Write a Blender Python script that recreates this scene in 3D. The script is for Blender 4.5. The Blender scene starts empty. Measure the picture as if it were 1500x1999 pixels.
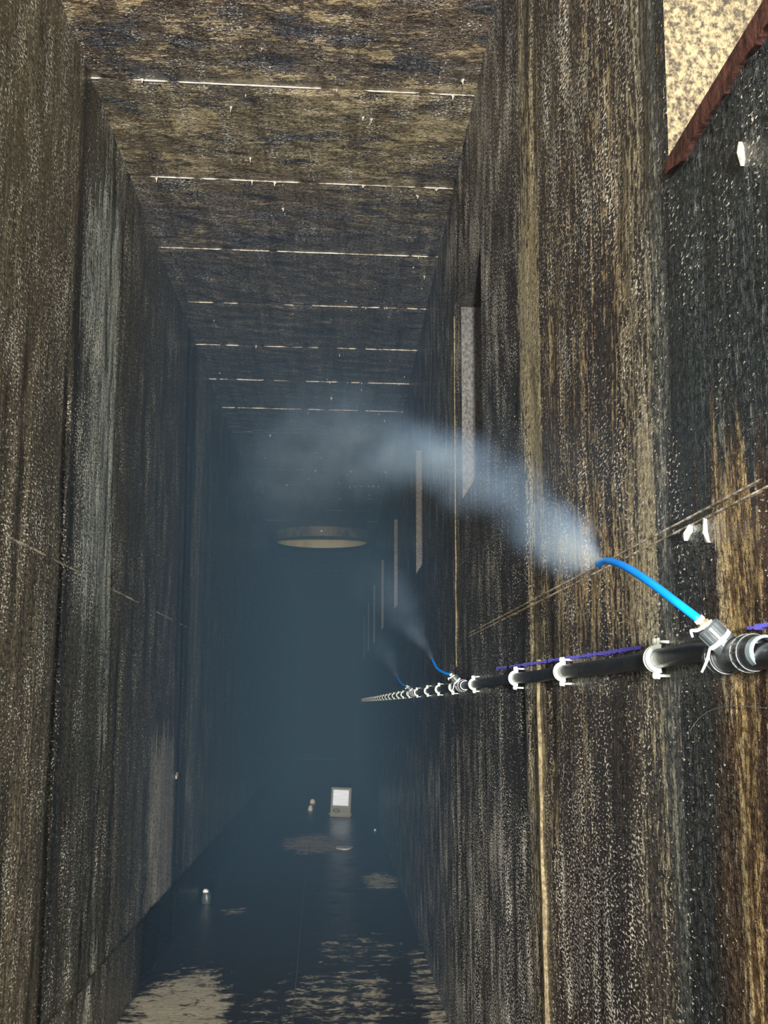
import bpy, bmesh, math, random
import numpy as np
from mathutils import Vector, Matrix

random.seed(4)
rng = np.random.default_rng(7)
S = bpy.context.scene
COL = S.collection

# ------------------------------------------------------------------ camera
# world: X across the culvert (right), Y along it (away), Z up, lens at the origin
F_PX, W_PX, H_PX = 2383.56, 1500, 1999
VPX, VPY, ROLL = 657.43, 1372.28, 0.003
vY = np.array([VPX - W_PX / 2, VPY - H_PX / 2, F_PX]); vY /= np.linalg.norm(vY)
e = np.array([math.cos(ROLL), math.sin(ROLL), 0.0])
vX = e - (e @ vY) * vY; vX /= np.linalg.norm(vX)
vZ = -np.cross(vY, vX)
R = np.array([vX, vY, vZ])
cd = bpy.data.cameras.new('camera')
cam = bpy.data.objects.new('camera', cd); COL.objects.link(cam)
M = Matrix.Identity(4)
for i in range(3):
    M[i][0], M[i][1], M[i][2] = R[i][0], -R[i][1], -R[i][2]
cam.matrix_world = M
cd.sensor_fit = 'VERTICAL'; cd.sensor_height = 36.0
cd.lens = F_PX / H_PX * 36.0
cd.clip_start = 0.02; cd.clip_end = 200
S.camera = cam

# ------------------------------------------------------------------ world, lamps, exposure
w = bpy.data.worlds.new('world'); S.world = w; w.use_nodes = True
w.node_tree.nodes['Background'].inputs[0].default_value = (0.30, 0.45, 0.62, 1)
w.node_tree.nodes['Background'].inputs[1].default_value = 0.15
S.view_settings.view_transform = 'Standard'
S.view_settings.look = 'None'
S.view_settings.exposure = 0.32
S.view_settings.gamma = 1.0
S.view_settings.use_curve_mapping = False

def lamp(name, kind, loc, aim, energy, color, size, **kw):
    d = bpy.data.lights.new(name, kind); d.energy = energy; d.color = color
    if kind == 'AREA': d.shape = 'DISK'; d.size = size
    else: d.shadow_soft_size = size
    for k, v in kw.items(): setattr(d, k, v)
    o = bpy.data.objects.new(name, d); COL.objects.link(o)
    o.location = loc
    o.rotation_euler = (Vector(aim) - Vector(loc)).to_track_quat('-Z', 'Y').to_euler()
    return o
# headlamp just over the lens, and an added unseen fill further back to even the falloff
lamp('head_lamp', 'SPOT', (-0.02, -0.04, 0.16), (-0.16, 3, 0.55), 58.0, (1.0, 0.97, 0.92), 0.02, spot_size=math.radians(84), spot_blend=1.0)
lamp('rear_fill_light', 'SPOT', (-0.16, -5.0, 0.10), (-0.2, 8, 0.35), 7000.0, (1.0, 0.97, 0.92), 0.12, spot_size=math.radians(60), spot_blend=0.5)

S.cycles.volume_step_rate = 3.0
S.cycles.volume_max_steps = 256
S.cycles.max_bounces = 4
S.cycles.diffuse_bounces = 2
S.cycles.glossy_bounces = 2

# ------------------------------------------------------------------ dimensions
XR, XL = 0.465, -0.857          # wall faces
ZC, ZF = 2.105, -1.275          # ceiling and floor
ZK = -0.96                      # top of the kicker on the left
Y0, Y1 = -6.5, 28.5

# ------------------------------------------------------------------ helpers
def link(o, parent=None):
    COL.objects.link(o)
    if parent is not None: o.parent = parent
    return o

def mesh_obj(name, verts, faces, mat, parent=None, smooth=False):
    me = bpy.data.meshes.new(name)
    me.from_pydata([tuple(v) for v in verts], [], [tuple(f) for f in faces])
    me.validate(); me.update()
    if smooth: me.polygons.foreach_set('use_smooth', [True] * len(me.polygons))
    if mat: me.materials.append(mat)
    return link(bpy.data.objects.new(name, me), parent)

def bm_obj(name, bm, mat, parent=None, smooth=False):
    me = bpy.data.meshes.new(name); bmesh.ops.recalc_face_normals(bm, faces=bm.faces[:])
    bm.to_mesh(me); bm.free()
    if smooth: me.polygons.foreach_set('use_smooth', [True] * len(me.polygons))
    if mat: me.materials.append(mat)
    return link(bpy.data.objects.new(name, me), parent)

def tag(o, label=None, cat=None, group=None, kind=None):
    if label: o['label'] = label
    if cat: o['category'] = cat
    if group: o['group'] = group
    if kind: o['kind'] = kind
    return o

def empty(name, loc=(0, 0, 0)):
    o = bpy.data.objects.new(name, None); o.location = loc; o.empty_display_size = 0.05
    return link(o)

def copy_tree(o, parent=None):
    c = o.copy(); link(c)
    if parent is not None: c.parent = parent
    for ch in list(o.children): copy_tree(ch, c)
    return c

_tab = rng.random((256, 256))
def vnoise(x, y):
    xi, yi = np.floor(x).astype(int), np.floor(y).astype(int)
    fx, fy = x - xi, y - yi
    fx, fy = fx * fx * (3 - 2 * fx), fy * fy * (3 - 2 * fy)
    g = lambda a, b: _tab[a & 255, b & 255]
    return (g(xi, yi) * (1 - fx) + g(xi + 1, yi) * fx) * (1 - fy) + (g(xi, yi + 1) * (1 - fx) + g(xi + 1, yi + 1) * fx) * fy

def frame_of(axis):
    z = Vector(axis).normalized()
    x = z.orthogonal().normalized(); return x, z.cross(x), z

def ring_verts(c, axis, r, n, ph=0.0):
    x, y, _ = frame_of(axis); c = Vector(c)
    return [c + x * (r * math.cos(ph + 2 * math.pi * i / n)) + y * (r * math.sin(ph + 2 * math.pi * i / n)) for i in range(n)]

def lathe(bm, base, axis, prof, n=24, cap0=True, cap1=True, closed=False):
    """prof: list of (distance along axis, radius)"""
    ax = Vector(axis).normalized(); rows = []
    for t, r in prof:
        rows.append([bm.verts.new(v) for v in ring_verts(Vector(base) + ax * t, ax, r, n)])
    pairs = list(zip(rows, rows[1:])) + ([(rows[-1], rows[0])] if closed else [])
    for a, b in pairs:
        for i in range(n):
            bm.faces.new((a[i], a[(i + 1) % n], b[(i + 1) % n], b[i]))
    if not closed:
        if cap0: bm.faces.new(rows[0][::-1])
        if cap1: bm.faces.new(rows[-1])

def catmull(pts, per=8):
    P = [Vector(p) for p in pts]; P = [P[0] * 2 - P[1]] + P + [P[-1] * 2 - P[-2]]
    out = []
    for i in range(1, len(P) - 2):
        a, b, c, d = P[i - 1], P[i], P[i + 1], P[i + 2]
        for k in range(per):
            t = k / per
            out.append(0.5 * ((2 * b) + (c - a) * t + (2 * a - 5 * b + 4 * c - d) * t * t + (3 * b - a - 3 * c + d) * t ** 3))
    out.append(P[-2]); return out

def tube(bm, path, r, n=14, cap=True):
    rows = []; rad = r if callable(r) else (lambda k: r)
    x = None
    for k, p in enumerate(path):
        t = (path[min(k + 1, len(path) - 1)] - path[max(k - 1, 0)]).normalized()
        if x is None: x = t.orthogonal().normalized()
        x = (x - t * x.dot(t)).normalized(); y = t.cross(x)
        rr = rad(k / (len(path) - 1))
        rows.append([bm.verts.new(p + x * (rr * math.cos(2 * math.pi * i / n)) + y * (rr * math.sin(2 * math.pi * i / n))) for i in range(n)])
    for a, b in zip(rows, rows[1:]):
        for i in range(n): bm.faces.new((a[i], a[(i + 1) % n], b[(i + 1) % n], b[i]))
    if cap: bm.faces.new(rows[0][::-1]); bm.faces.new(rows[-1])

def box(bm, lo, hi, bev=0.0, seg=2):
    lo, hi = Vector(lo), Vector(hi)
    r = bmesh.ops.create_cube(bm, size=1.0)
    for v in r['verts']:
        v.co = Vector([(lo[i] + hi[i]) / 2 + v.co[i] * (hi[i] - lo[i]) for i in range(3)])
    if bev > 0:
        es = list({e for v in r['verts'] for e in v.link_edges})
        bmesh.ops.bevel(bm, geom=es, offset=bev, segments=seg, affect='EDGES', profile=0.5)

# ------------------------------------------------------------------ materials
def srgb(r, g, b):
    f = lambda c: (c / 255 / 12.92) if c / 255 <= 0.04045 else ((c / 255 + 0.055) / 1.055) ** 2.4
    return (f(r), f(g), f(b), 1.0)

class G:
    def __init__(s, name):
        s.m = bpy.data.materials.new(name); s.m.use_nodes = True
        s.nt = s.m.node_tree; s.nt.nodes.clear()
        s.out = s.nt.nodes.new('ShaderNodeOutputMaterial')
    def put(s, sock, v):
        if isinstance(v, bpy.types.NodeSocket): s.nt.links.new(v, sock)
        else: sock.default_value = v
    def n(s, t, ins=None, **props):
        nd = s.nt.nodes.new(t)
        for k, v in props.items(): setattr(nd, k, v)
        for k, v in (ins or {}).items(): s.put(nd.inputs[k], v)
        return nd
    def math(s, op, a, b=0.0, c=None, clamp=False):
        nd = s.n('ShaderNodeMath', {0: a, 1: b}, operation=op, use_clamp=clamp)
        if c is not None: s.put(nd.inputs[2], c)
        return nd.outputs[0]
    def add(s, a, b): return s.math('ADD', a, b)
    def mul(s, a, b): return s.math('MULTIPLY', a, b)
    def step(s, v, a, b, o0=0.0, o1=1.0):
        nd = s.n('ShaderNodeMapRange', {0: v, 1: a, 2: b, 3: o0, 4: o1}, interpolation_type='SMOOTHSTEP')
        return nd.outputs[0]
    def lin(s, v, a, b, o0=0.0, o1=1.0):
        return s.n('ShaderNodeMapRange', {0: v, 1: a, 2: b, 3: o0, 4: o1}).outputs[0]
    def obj(s): return s.n('ShaderNodeTexCoord').outputs['Object']
    def pos(s): return s.n('ShaderNodeNewGeometry').outputs['Position']
    def sep(s, v):
        nd = s.n('ShaderNodeSeparateXYZ', {0: v}); return nd.outputs[0], nd.outputs[1], nd.outputs[2]
    def comb(s, x=0.0, y=0.0, z=0.0): return s.n('ShaderNodeCombineXYZ', {0: x, 1: y, 2: z}).outputs[0]
    def noise(s, v, scale=(1, 1, 1), detail=3.0, rough=0.55, dist=0.0, off=(0, 0, 0)):
        mp = s.n('ShaderNodeMapping', {'Vector': v, 'Scale': scale, 'Location': off}).outputs[0]
        return s.n('ShaderNodeTexNoise', {'Vector': mp, 'Scale': 1.0, 'Detail': detail, 'Roughness': rough, 'Distortion': dist}).outputs[0]
    def ramp(s, f, stops, interp='LINEAR'):
        nd = s.n('ShaderNodeValToRGB', {0: f}); cr = nd.color_ramp; cr.interpolation = interp
        stops = sorted(stops, key=lambda q: q[0])
        while len(cr.elements) < len(stops): cr.elements.new(0.5)
        for el, (p, c) in zip(cr.elements, stops):
            el.position = p; el.color = c if not isinstance(c, (int, float)) else (c, c, c, 1)
        return nd.outputs[0]
    def mix(s, f, a, b, mode='MIX'):
        nd = s.n('ShaderNodeMix', data_type='RGBA', blend_type=mode)
        s.put(nd.inputs[0], f); s.put(nd.inputs[6], a); s.put(nd.inputs[7], b); return nd.outputs[2]
    def bump(s, h, strength, dist, normal=None):
        nd = s.n('ShaderNodeBump', {'Height': h, 'Strength': strength, 'Distance': dist})
        if normal is not None: s.put(nd.inputs['Normal'], normal)
        return nd.outputs[0]
    def bsdf(s, **ins):
        nd = s.n('ShaderNodeBsdfPrincipled')
        for k, v in ins.items(): s.put(nd.inputs[k.replace('_', ' ')], v)
        s.nt.links.new(nd.outputs[0], s.out.inputs[0]); return s.m

def simple(name, col, rough=0.5, metal=0.0, noise_amt=0.25, nscale=60, bump=0.0, spec=0.5, coat=0.0, trans=0.0):
    g = G(name); p = g.obj()
    n = g.noise(p, (nscale,) * 3, 4)
    c = g.mix(g.lin(n, 0.3, 0.7), tuple(x * (1 - noise_amt) for x in col[:3]) + (1,), tuple(min(1, x * (1 + noise_amt)) for x in col[:3]) + (1,))
    ins = dict(Base_Color=c, Roughness=g.lin(n, 0.3, 0.7, rough * 0.8, min(1, rough * 1.2)), Metallic=metal, Coat_Weight=coat, Transmission_Weight=trans)
    ins['Specular_IOR_Level'] = spec
    if bump: ins['Normal'] = g.bump(g.noise(p, (nscale * 3,) * 3, 3), 0.5, bump)
    return g.bsdf(**ins)

def wet_concrete(name, u, v, uw, dark, light, cover, glit, fleck=(60, 22), streak=(45, 2.5), fine=(85, 230), post=None, gl_col=(228, 222, 204)):
    """Streaked wet concrete. u, v: coordinates on the face in metres; uw: 0..1 place along the face for the stain ramps."""
    g = G(name)
    P = g.obj(); X = g.sep(P)
    U, V = X[u], X[v]
    base = g.comb(U, V, 0.0)
    wob = g.noise(base, (9, 1.3, 1), 5, 0.65)
    Uw = g.add(U, g.mul(g.math('SUBTRACT', wob, 0.5), 0.34))
    q = uw(g, Uw)
    cd_, cl_, cv_, gl_ = g.ramp(q, dark), g.ramp(q, light), g.ramp(q, cover), g.ramp(q, glit)
    if post: cd_, cl_, cv_, gl_ = post(g, cd_, cl_, cv_, gl_, U, V)
    big = g.noise(base, (2.2, 0.8, 1), 3, 0.6, off=(3, 9, 0))
    n1 = g.noise(base, (streak[0], streak[1], 1), 4, 0.6)
    n2 = g.noise(base, (fleck[0], fleck[1], 1), 5, 0.7, off=(5, 2, 0))
    m = g.add(g.mul(n1, 0.42), g.mul(n2, 0.58))
    cov = g.add(cv_, g.mul(g.math('SUBTRACT', big, 0.5), 0.9))
    th = g.math('SUBTRACT', 0.70, g.mul(cov, 0.34))
    mask = g.step(g.math('SUBTRACT', m, th), -0.01, 0.045)
    # finer crumbs of the same crust
    n7 = g.noise(base, (fleck[0] * 2.1, fleck[1] * 2.3, 1), 4, 0.65, off=(11, 4, 0))
    m7 = g.step(g.math('SUBTRACT', g.add(g.mul(n7, 0.7), g.mul(n1, 0.3)), g.math('SUBTRACT', 0.68, g.mul(cov, 0.2))), 0.0, 0.05)
    mask = g.math('MAXIMUM', mask, g.mul(m7, 0.55))
    n3 = g.noise(base, (18, 0.7, 1), 3, 0.6, off=(1, 7, 0))
    n6 = g.noise(base, (fine[0] * 0.6, fine[1] * 0.45, 1), 4, 0.7, off=(4, 8, 0))
    tone = g.mul(g.ramp(n3, [(0.25, 0.45), (0.5, 0.92), (0.75, 1.2)]), g.ramp(n6, [(0.34, 0.15), (0.5, 0.75), (0.66, 1.05)]))
    col = g.mix(mask, cd_, cl_)
    col = g.mix(1.0, col, tone, 'MULTIPLY')
    # wet glints painted as pale specks, together with pale grains of lime
    n4 = g.noise(base, (fine[0], fine[1], 1), 2.5, 0.6, off=(8, 1, 0))
    n5 = g.noise(base, (fine[0] * 0.12, fine[1] * 0.02, 1), 3, 0.6, off=(2, 2, 0))
    gm = g.math('SUBTRACT', g.add(n4, g.mul(g.math('SUBTRACT', n5, 0.5), 0.45)), g.math('SUBTRACT', 0.755, g.mul(gl_, 0.22)))
    gmask = g.step(gm, 0.0, 0.05)
    col = g.mix(gmask, col, srgb(*gl_col))
    h = g.add(g.add(g.mul(n2, 0.9), g.mul(n1, 0.5)), g.mul(n4, 0.6))
    nrm = g.bump(h, 1.0, 0.016)
    rough = g.step(n6, 0.35, 0.65, 0.16, 0.55)
    return g.bsdf(Base_Color=col, Roughness=rough, Normal=nrm, Specular_IOR_Level=0.6)

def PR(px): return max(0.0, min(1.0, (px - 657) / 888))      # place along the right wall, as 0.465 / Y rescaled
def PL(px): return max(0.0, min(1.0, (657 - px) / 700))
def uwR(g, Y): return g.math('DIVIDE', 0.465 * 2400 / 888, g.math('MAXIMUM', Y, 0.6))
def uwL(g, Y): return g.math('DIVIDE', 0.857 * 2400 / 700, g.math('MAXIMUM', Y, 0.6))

def post_r(g, d, l, cv, gl, U, V):
    wv = g.add(V, g.mul(g.math('SUBTRACT', g.noise(g.comb(U, V, 0.0), (30, 1.5, 1), 4, 0.6), 0.5), 0.5))
    run = g.mul(g.step(U, 1.66, 1.57), g.step(wv, 0.22, 0.34))               # wet dark run-off under the nearest niche
    d = g.mix(run, d, srgb(50, 58, 58)); l = g.mix(run, l, srgb(132, 136, 130)); cv = g.math('SUBTRACT', cv, g.mul(run, 0.25))
    low = g.mul(g.step(wv, -0.05, -0.45), g.step(U, 1.75, 1.95))             # more of the painted glints and lime specks lower down
    gl = g.add(gl, g.mul(low, 0.28)); cv = g.math('SUBTRACT', cv, g.mul(low, 0.10))
    up = g.mul(g.step(wv, 0.7, 1.1), g.step(U, 1.66, 1.9))                   # upper part darker, with more pale specks
    d = g.mix(g.mul(up, 0.5), d, srgb(48, 44, 42)); gl = g.add(gl, g.mul(up, 0.18))
    tan = g.mul(g.mul(g.step(wv, 1.35, 1.15), g.step(wv, 0.42, 0.6)), g.mul(g.step(U, 2.70, 2.78), g.step(U, 3.1, 2.98)))
    cv = g.add(cv, g.mul(tan, 0.16))
    patch = g.mul(g.mul(g.step(wv, 0.42, 0.30), g.step(wv, 0.06, 0.14)), g.mul(g.step(U, 1.72, 1.78), g.step(U, 2.75, 2.2)))
    cv = g.add(cv, g.mul(patch, 0.22))
    return d, l, cv, gl
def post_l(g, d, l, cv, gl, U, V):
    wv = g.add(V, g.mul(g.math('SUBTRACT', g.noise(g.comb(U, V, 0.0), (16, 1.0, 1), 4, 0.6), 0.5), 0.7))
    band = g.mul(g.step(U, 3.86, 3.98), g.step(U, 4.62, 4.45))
    fade = g.mul(band, g.add(g.step(wv, 1.70, 1.95), g.step(wv, 0.55, 0.1)))    # the highlight-like band, painted as pale colour, dies out above and below
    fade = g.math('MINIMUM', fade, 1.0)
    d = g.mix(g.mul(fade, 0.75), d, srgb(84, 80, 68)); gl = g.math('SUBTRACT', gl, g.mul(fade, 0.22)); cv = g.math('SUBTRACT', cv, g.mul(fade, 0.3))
    crust = g.mul(g.mul(g.step(U, 5.55, 5.9), g.step(U, 6.75, 6.55)), g.mul(g.step(wv, -0.05, -0.3), g.step(V, -0.965, -0.955)))
    l = g.mix(crust, l, srgb(196, 188, 172)); cv = g.add(cv, g.mul(crust, 0.5)); d = g.mix(g.mul(crust, 0.25), d, srgb(104, 100, 94))
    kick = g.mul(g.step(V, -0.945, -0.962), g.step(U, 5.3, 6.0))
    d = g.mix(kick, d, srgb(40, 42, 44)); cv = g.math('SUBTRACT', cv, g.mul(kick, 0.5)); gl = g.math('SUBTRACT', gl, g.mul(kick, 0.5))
    return d, l, cv, gl
def S_(lst, P): return [(P(a), srgb(*c) if isinstance(c, tuple) else c) for a, c in lst]

mat_wall_r = wet_concrete('wet_streaked_concrete_right', 1, 2, uwR,
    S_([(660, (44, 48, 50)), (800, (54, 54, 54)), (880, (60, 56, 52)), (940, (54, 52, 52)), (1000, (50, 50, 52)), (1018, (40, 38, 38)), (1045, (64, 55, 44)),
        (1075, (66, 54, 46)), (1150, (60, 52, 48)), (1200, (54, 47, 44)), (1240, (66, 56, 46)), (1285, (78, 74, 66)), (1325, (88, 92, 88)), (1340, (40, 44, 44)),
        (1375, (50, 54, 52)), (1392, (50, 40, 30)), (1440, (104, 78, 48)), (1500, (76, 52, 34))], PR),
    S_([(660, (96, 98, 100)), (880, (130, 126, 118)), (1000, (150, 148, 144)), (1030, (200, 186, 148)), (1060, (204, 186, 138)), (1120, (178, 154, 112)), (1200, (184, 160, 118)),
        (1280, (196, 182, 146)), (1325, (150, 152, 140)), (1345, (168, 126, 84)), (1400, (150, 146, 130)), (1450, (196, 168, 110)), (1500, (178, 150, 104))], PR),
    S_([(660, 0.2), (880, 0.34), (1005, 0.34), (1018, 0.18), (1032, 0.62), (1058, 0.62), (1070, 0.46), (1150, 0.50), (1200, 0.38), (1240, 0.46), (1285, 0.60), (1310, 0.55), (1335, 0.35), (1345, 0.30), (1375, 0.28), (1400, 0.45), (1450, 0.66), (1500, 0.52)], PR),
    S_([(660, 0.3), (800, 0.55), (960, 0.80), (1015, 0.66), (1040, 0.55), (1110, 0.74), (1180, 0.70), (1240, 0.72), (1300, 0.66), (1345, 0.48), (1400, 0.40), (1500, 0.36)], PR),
    fleck=(66, 26), streak=(42, 2.2), fine=(80, 200), post=post_r)
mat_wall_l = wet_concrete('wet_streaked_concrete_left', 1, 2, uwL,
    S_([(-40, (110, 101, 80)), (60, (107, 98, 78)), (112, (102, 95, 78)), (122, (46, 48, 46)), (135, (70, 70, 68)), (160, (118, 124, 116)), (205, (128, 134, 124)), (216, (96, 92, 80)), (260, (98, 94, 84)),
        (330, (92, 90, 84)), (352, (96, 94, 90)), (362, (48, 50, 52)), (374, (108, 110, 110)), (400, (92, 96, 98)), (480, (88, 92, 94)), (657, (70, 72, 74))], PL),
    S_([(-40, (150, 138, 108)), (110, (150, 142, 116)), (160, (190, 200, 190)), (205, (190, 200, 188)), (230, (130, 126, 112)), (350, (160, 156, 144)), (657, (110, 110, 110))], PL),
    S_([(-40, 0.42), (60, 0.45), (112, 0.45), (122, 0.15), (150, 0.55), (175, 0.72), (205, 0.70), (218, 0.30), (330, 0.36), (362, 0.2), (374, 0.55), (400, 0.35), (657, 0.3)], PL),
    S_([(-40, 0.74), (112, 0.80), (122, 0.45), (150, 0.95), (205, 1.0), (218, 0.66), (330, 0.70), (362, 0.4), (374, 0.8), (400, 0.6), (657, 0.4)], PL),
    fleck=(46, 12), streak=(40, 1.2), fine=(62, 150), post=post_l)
def uwC(g, Y): return g.lin(Y, 3.0, 13.0)
def PC(y): return (y - 3.0) / 10.0
def post_c(g, d, l, cv, gl, U, V):
    b = g.comb(U, V, 0.0)
    n = g.noise(b, (2.6, 3.6, 1), 4, 0.6, off=(2, 5, 0)); n2 = g.noise(b, (3.5, 7, 1), 4, 0.6, off=(7, 1, 0))
    near = g.step(V, 7.5, 3.6)
    tanp = g.mul(g.step(n, 0.52, 0.62), near); blue = g.mul(g.step(n2, 0.52, 0.62), g.add(0.45, g.mul(near, 0.4)))
    cv = g.add(g.add(cv, g.mul(tanp, 0.34)), g.mul(blue, -0.40)); d = g.mix(blue, d, srgb(72, 76, 84)); d = g.mix(g.mul(tanp, 0.5), d, srgb(120, 98, 66))
    return d, l, cv, gl
mat_ceil = wet_concrete('wet_stained_concrete_ceiling', 0, 1, lambda g, X: g.lin(g.sep(g.obj())[1], 3.0, 13.0),
    S_([(3.0, (112, 92, 76)), (3.9, (106, 96, 84)), (4.2, (126, 114, 90)), (4.7, (116, 104, 86)), (5.2, (100, 96, 94)), (6.2, (98, 92, 86)), (7.5, (100, 100, 98)), (12.9, (96, 98, 100))], PC),
    S_([(3.0, (196, 170, 124)), (3.9, (186, 168, 130)), (4.6, (170, 156, 122)), (5.5, (160, 146, 118)), (7.0, (150, 142, 130)), (12.9, (130, 130, 128))], PC),
    S_([(3.0, 0.55), (3.9, 0.45), (4.5, 0.50), (5.4, 0.34), (6.5, 0.34), (9, 0.32), (12.9, 0.3)], PC),
    S_([(3.0, 0.66), (4.5, 0.64), (6.0, 0.52), (8.0, 0.35), (12.9, 0.2)], PC),
    fleck=(20, 46), streak=(4.0, 12.0), fine=(110, 130), post=post_c, gl_col=(205, 200, 186))

def make_floor_mat():
    g = G('wet_silted_floor'); P = g.obj(); X, Y, Z = g.sep(P)
    b = g.comb(X, Y, 0.0)
    wob = g.noise(b, (3, 2, 1), 4, 0.6)
    n = g.noise(b, (9.0, 11.0, 1), 7, 0.72, 0.5)
    n2 = g.noise(b, (40, 34, 1), 4, 0.65)
    # where silt lies: near left heap, middle run, strip by the right wall, far drift
    def blob(cx, cy, rx, ry):
        dx = g.math('DIVIDE', g.math('SUBTRACT', X, cx), rx); dy = g.math('DIVIDE', g.math('SUBTRACT', Y, cy), ry)
        return g.step(g.math('SQRT', g.add(g.mul(dx, dx), g.mul(dy, dy))), 1.0, 0.2)
    cov = g.mul(blob(-0.66, 5.4, 0.42, 1.5), 0.70)
    for args, k in (((0.05, 5.6, 0.6, 1.4), 0.46), ((0.15, 6.7, 0.5, 1.0), 0.42), ((0.45, 5.6, 0.2, 2.4), 0.50), ((0.33, 9.2, 0.26, 0.9), 0.62), ((-0.2, 11.6, 0.6, 1.6), 0.66), ((-0.62, 7.9, 0.16, 0.3), 0.5), ((-0.3, 5.2, 0.9, 1.2), 0.38)):
        cov = g.math('MAXIMUM', cov, g.mul(blob(*args), k))
    m = g.math('SUBTRACT', g.add(g.mul(n, 0.75), g.mul(n2, 0.25)), g.math('SUBTRACT', 0.72, g.mul(cov, 0.48)))
    mask = g.step(m, -0.03, 0.10)
    col = g.mix(mask, g.mix(n2, srgb(34, 32, 32), srgb(58, 54, 52)), g.mix(n2, srgb(150, 140, 118), srgb(225, 214, 186)))
    nrm = g.bump(g.add(g.mul(n, 0.6), g.mul(n2, 0.3)), 0.6, 0.012)
    return g.bsdf(Base_Color=col, Roughness=g.step(mask, 0.0, 1.0, 0.30, 0.75), Normal=nrm)
mat_floor = make_floor_mat()

def make_joint_mat():
    g = G('pale_lime_joint'); P = g.obj()
    n = g.noise(P, (26, 26, 60), 4, 0.65); n2 = g.noise(P, (5, 5, 5), 3)
    c = g.mix(g.step(g.add(g.mul(n, 0.7), g.mul(n2, 0.5)), 0.48, 0.68), srgb(112, 104, 88), srgb(222, 210, 188))
    return g.bsdf(Base_Color=c, Roughness=0.7, Normal=g.bump(n, 0.6, 0.004))
mat_joint = make_joint_mat()
def make_niche_mat(name, c0, c1, sc):
    g = G(name); P = g.obj()
    n = g.noise(P, (sc, sc, sc * 0.8), 6, 0.7); n2 = g.noise(P, (7, 7, 4), 3)
    c = g.mix(g.step(n, 0.36, 0.64), c0, c1)
    c = g.mix(1.0, c, g.ramp(n2, [(0.3, 0.75), (0.7, 1.15)]), 'MULTIPLY')
    return g.bsdf(Base_Color=c, Roughness=g.lin(n, 0.3, 0.7, 0.35, 0.7), Normal=g.bump(n, 0.8, 0.008))
mat_niche = make_niche_mat('grey_niche_concrete', srgb(50, 50, 50), srgb(100, 98, 94), 90)
mat_niche_tan = make_niche_mat('tan_crusted_niche_concrete', srgb(58, 52, 44), srgb(158, 142, 108), 130)
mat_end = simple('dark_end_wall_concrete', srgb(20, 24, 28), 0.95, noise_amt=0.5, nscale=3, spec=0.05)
mat_rust = make_niche_mat('rusty_steel', srgb(46, 28, 24), srgb(96, 56, 46), 60)
mat_pipe = simple('black_polyethylene', srgb(34, 36, 38), 0.34, noise_amt=0.45, nscale=45, bump=0.0008)
mat_fit = simple('dark_grey_plastic', srgb(62, 68, 70), 0.38, noise_amt=0.25, nscale=80, bump=0.0006)
mat_fit_d = simple('black_plastic', srgb(34, 38, 40), 0.36, noise_amt=0.25, nscale=80)
mat_white = simple('white_nylon', srgb(206, 213, 200), 0.45, noise_amt=0.05, nscale=90)
mat_tape = simple('white_sealing_tape', srgb(240, 242, 236), 0.6, noise_amt=0.04, nscale=120)
mat_collar = simple('pale_grey_plastic', srgb(150, 166, 170), 0.35, noise_amt=0.1, nscale=80)
mat_brass = simple('dull_brass', srgb(176, 160, 130), 0.35, metal=0.6, noise_amt=0.15, nscale=200)
mat_blue = simple('bright_blue_polyurethane', srgb(8, 132, 232), 0.22, noise_amt=0.06, nscale=40)
mat_chalk = simple('violet_blue_chalk', srgb(112, 108, 255), 0.9, noise_amt=0.35, nscale=160)
mat_cord = simple('pale_cord', srgb(92, 92, 88), 0.8, nscale=200)
mat_lime_and_shine = simple('white_lime_and_shine', srgb(222, 222, 212), 0.5, noise_amt=0.15, nscale=120, bump=0.002)
mat_drip = simple('greyish_lime', srgb(168, 160, 144), 0.5, noise_amt=0.2, nscale=120)
mat_stone = simple('grey_wet_stone', srgb(60, 66, 66), 0.3, noise_amt=0.4, nscale=50, bump=0.003)
mat_case = simple('yellowish_grey_case', srgb(104, 108, 92), 0.5, noise_amt=0.1, nscale=40)
mat_case_d = simple('dark_olive_plate', srgb(48, 56, 40), 0.5, nscale=60)
mat_line = simple('pale_green_shaft_lining', srgb(170, 176, 146), 0.6, noise_amt=0.16, nscale=6)
mat_collar_c = make_niche_mat('stained_collar_concrete', srgb(58, 62, 54), srgb(86, 90, 76), 14)
def make_screen():
    g = G('backlit_screen'); P = g.obj(); X, Y, Z = g.sep(P)
    n = g.noise(P, (6, 1, 90), 2)
    c = g.mix(g.step(n, 0.42, 0.6), srgb(116, 132, 160), srgb(150, 164, 182))
    return g.bsdf(Base_Color=c, Roughness=0.3, Emission_Color=(0.62, 0.80, 1.0, 1), Emission_Strength=0.34)
mat_screen = make_screen()

# ------------------------------------------------------------------ structure: walls
def grid_cuts(lo, hi, extra, fine):
    c = set(extra)
    y = lo
    while y < hi:
        c.add(round(y, 4)); y += fine(y)
    c.add(hi); c = sorted(c); out = [c[0]]
    for v in c[1:]:
        if v - out[-1] > 0.004 or v in extra:
            if v - out[-1] <= 0.004 and out[-1] not in extra and len(out) > 1: out.pop()
            out.append(v)
    return np.array(out)

NICHES = [1.62 + 0.0, 4.50, 7.20, 10.02, 12.90, 15.75, 18.6, 21.4]     # far jamb of each wall niche
NZ0, NZ1, ND = 0.757, 1.505, 0.26
NWS = [1.6] + [0.64] * 7  # nearest opening stretched out of view so the rear fill lights its jamb

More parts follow.
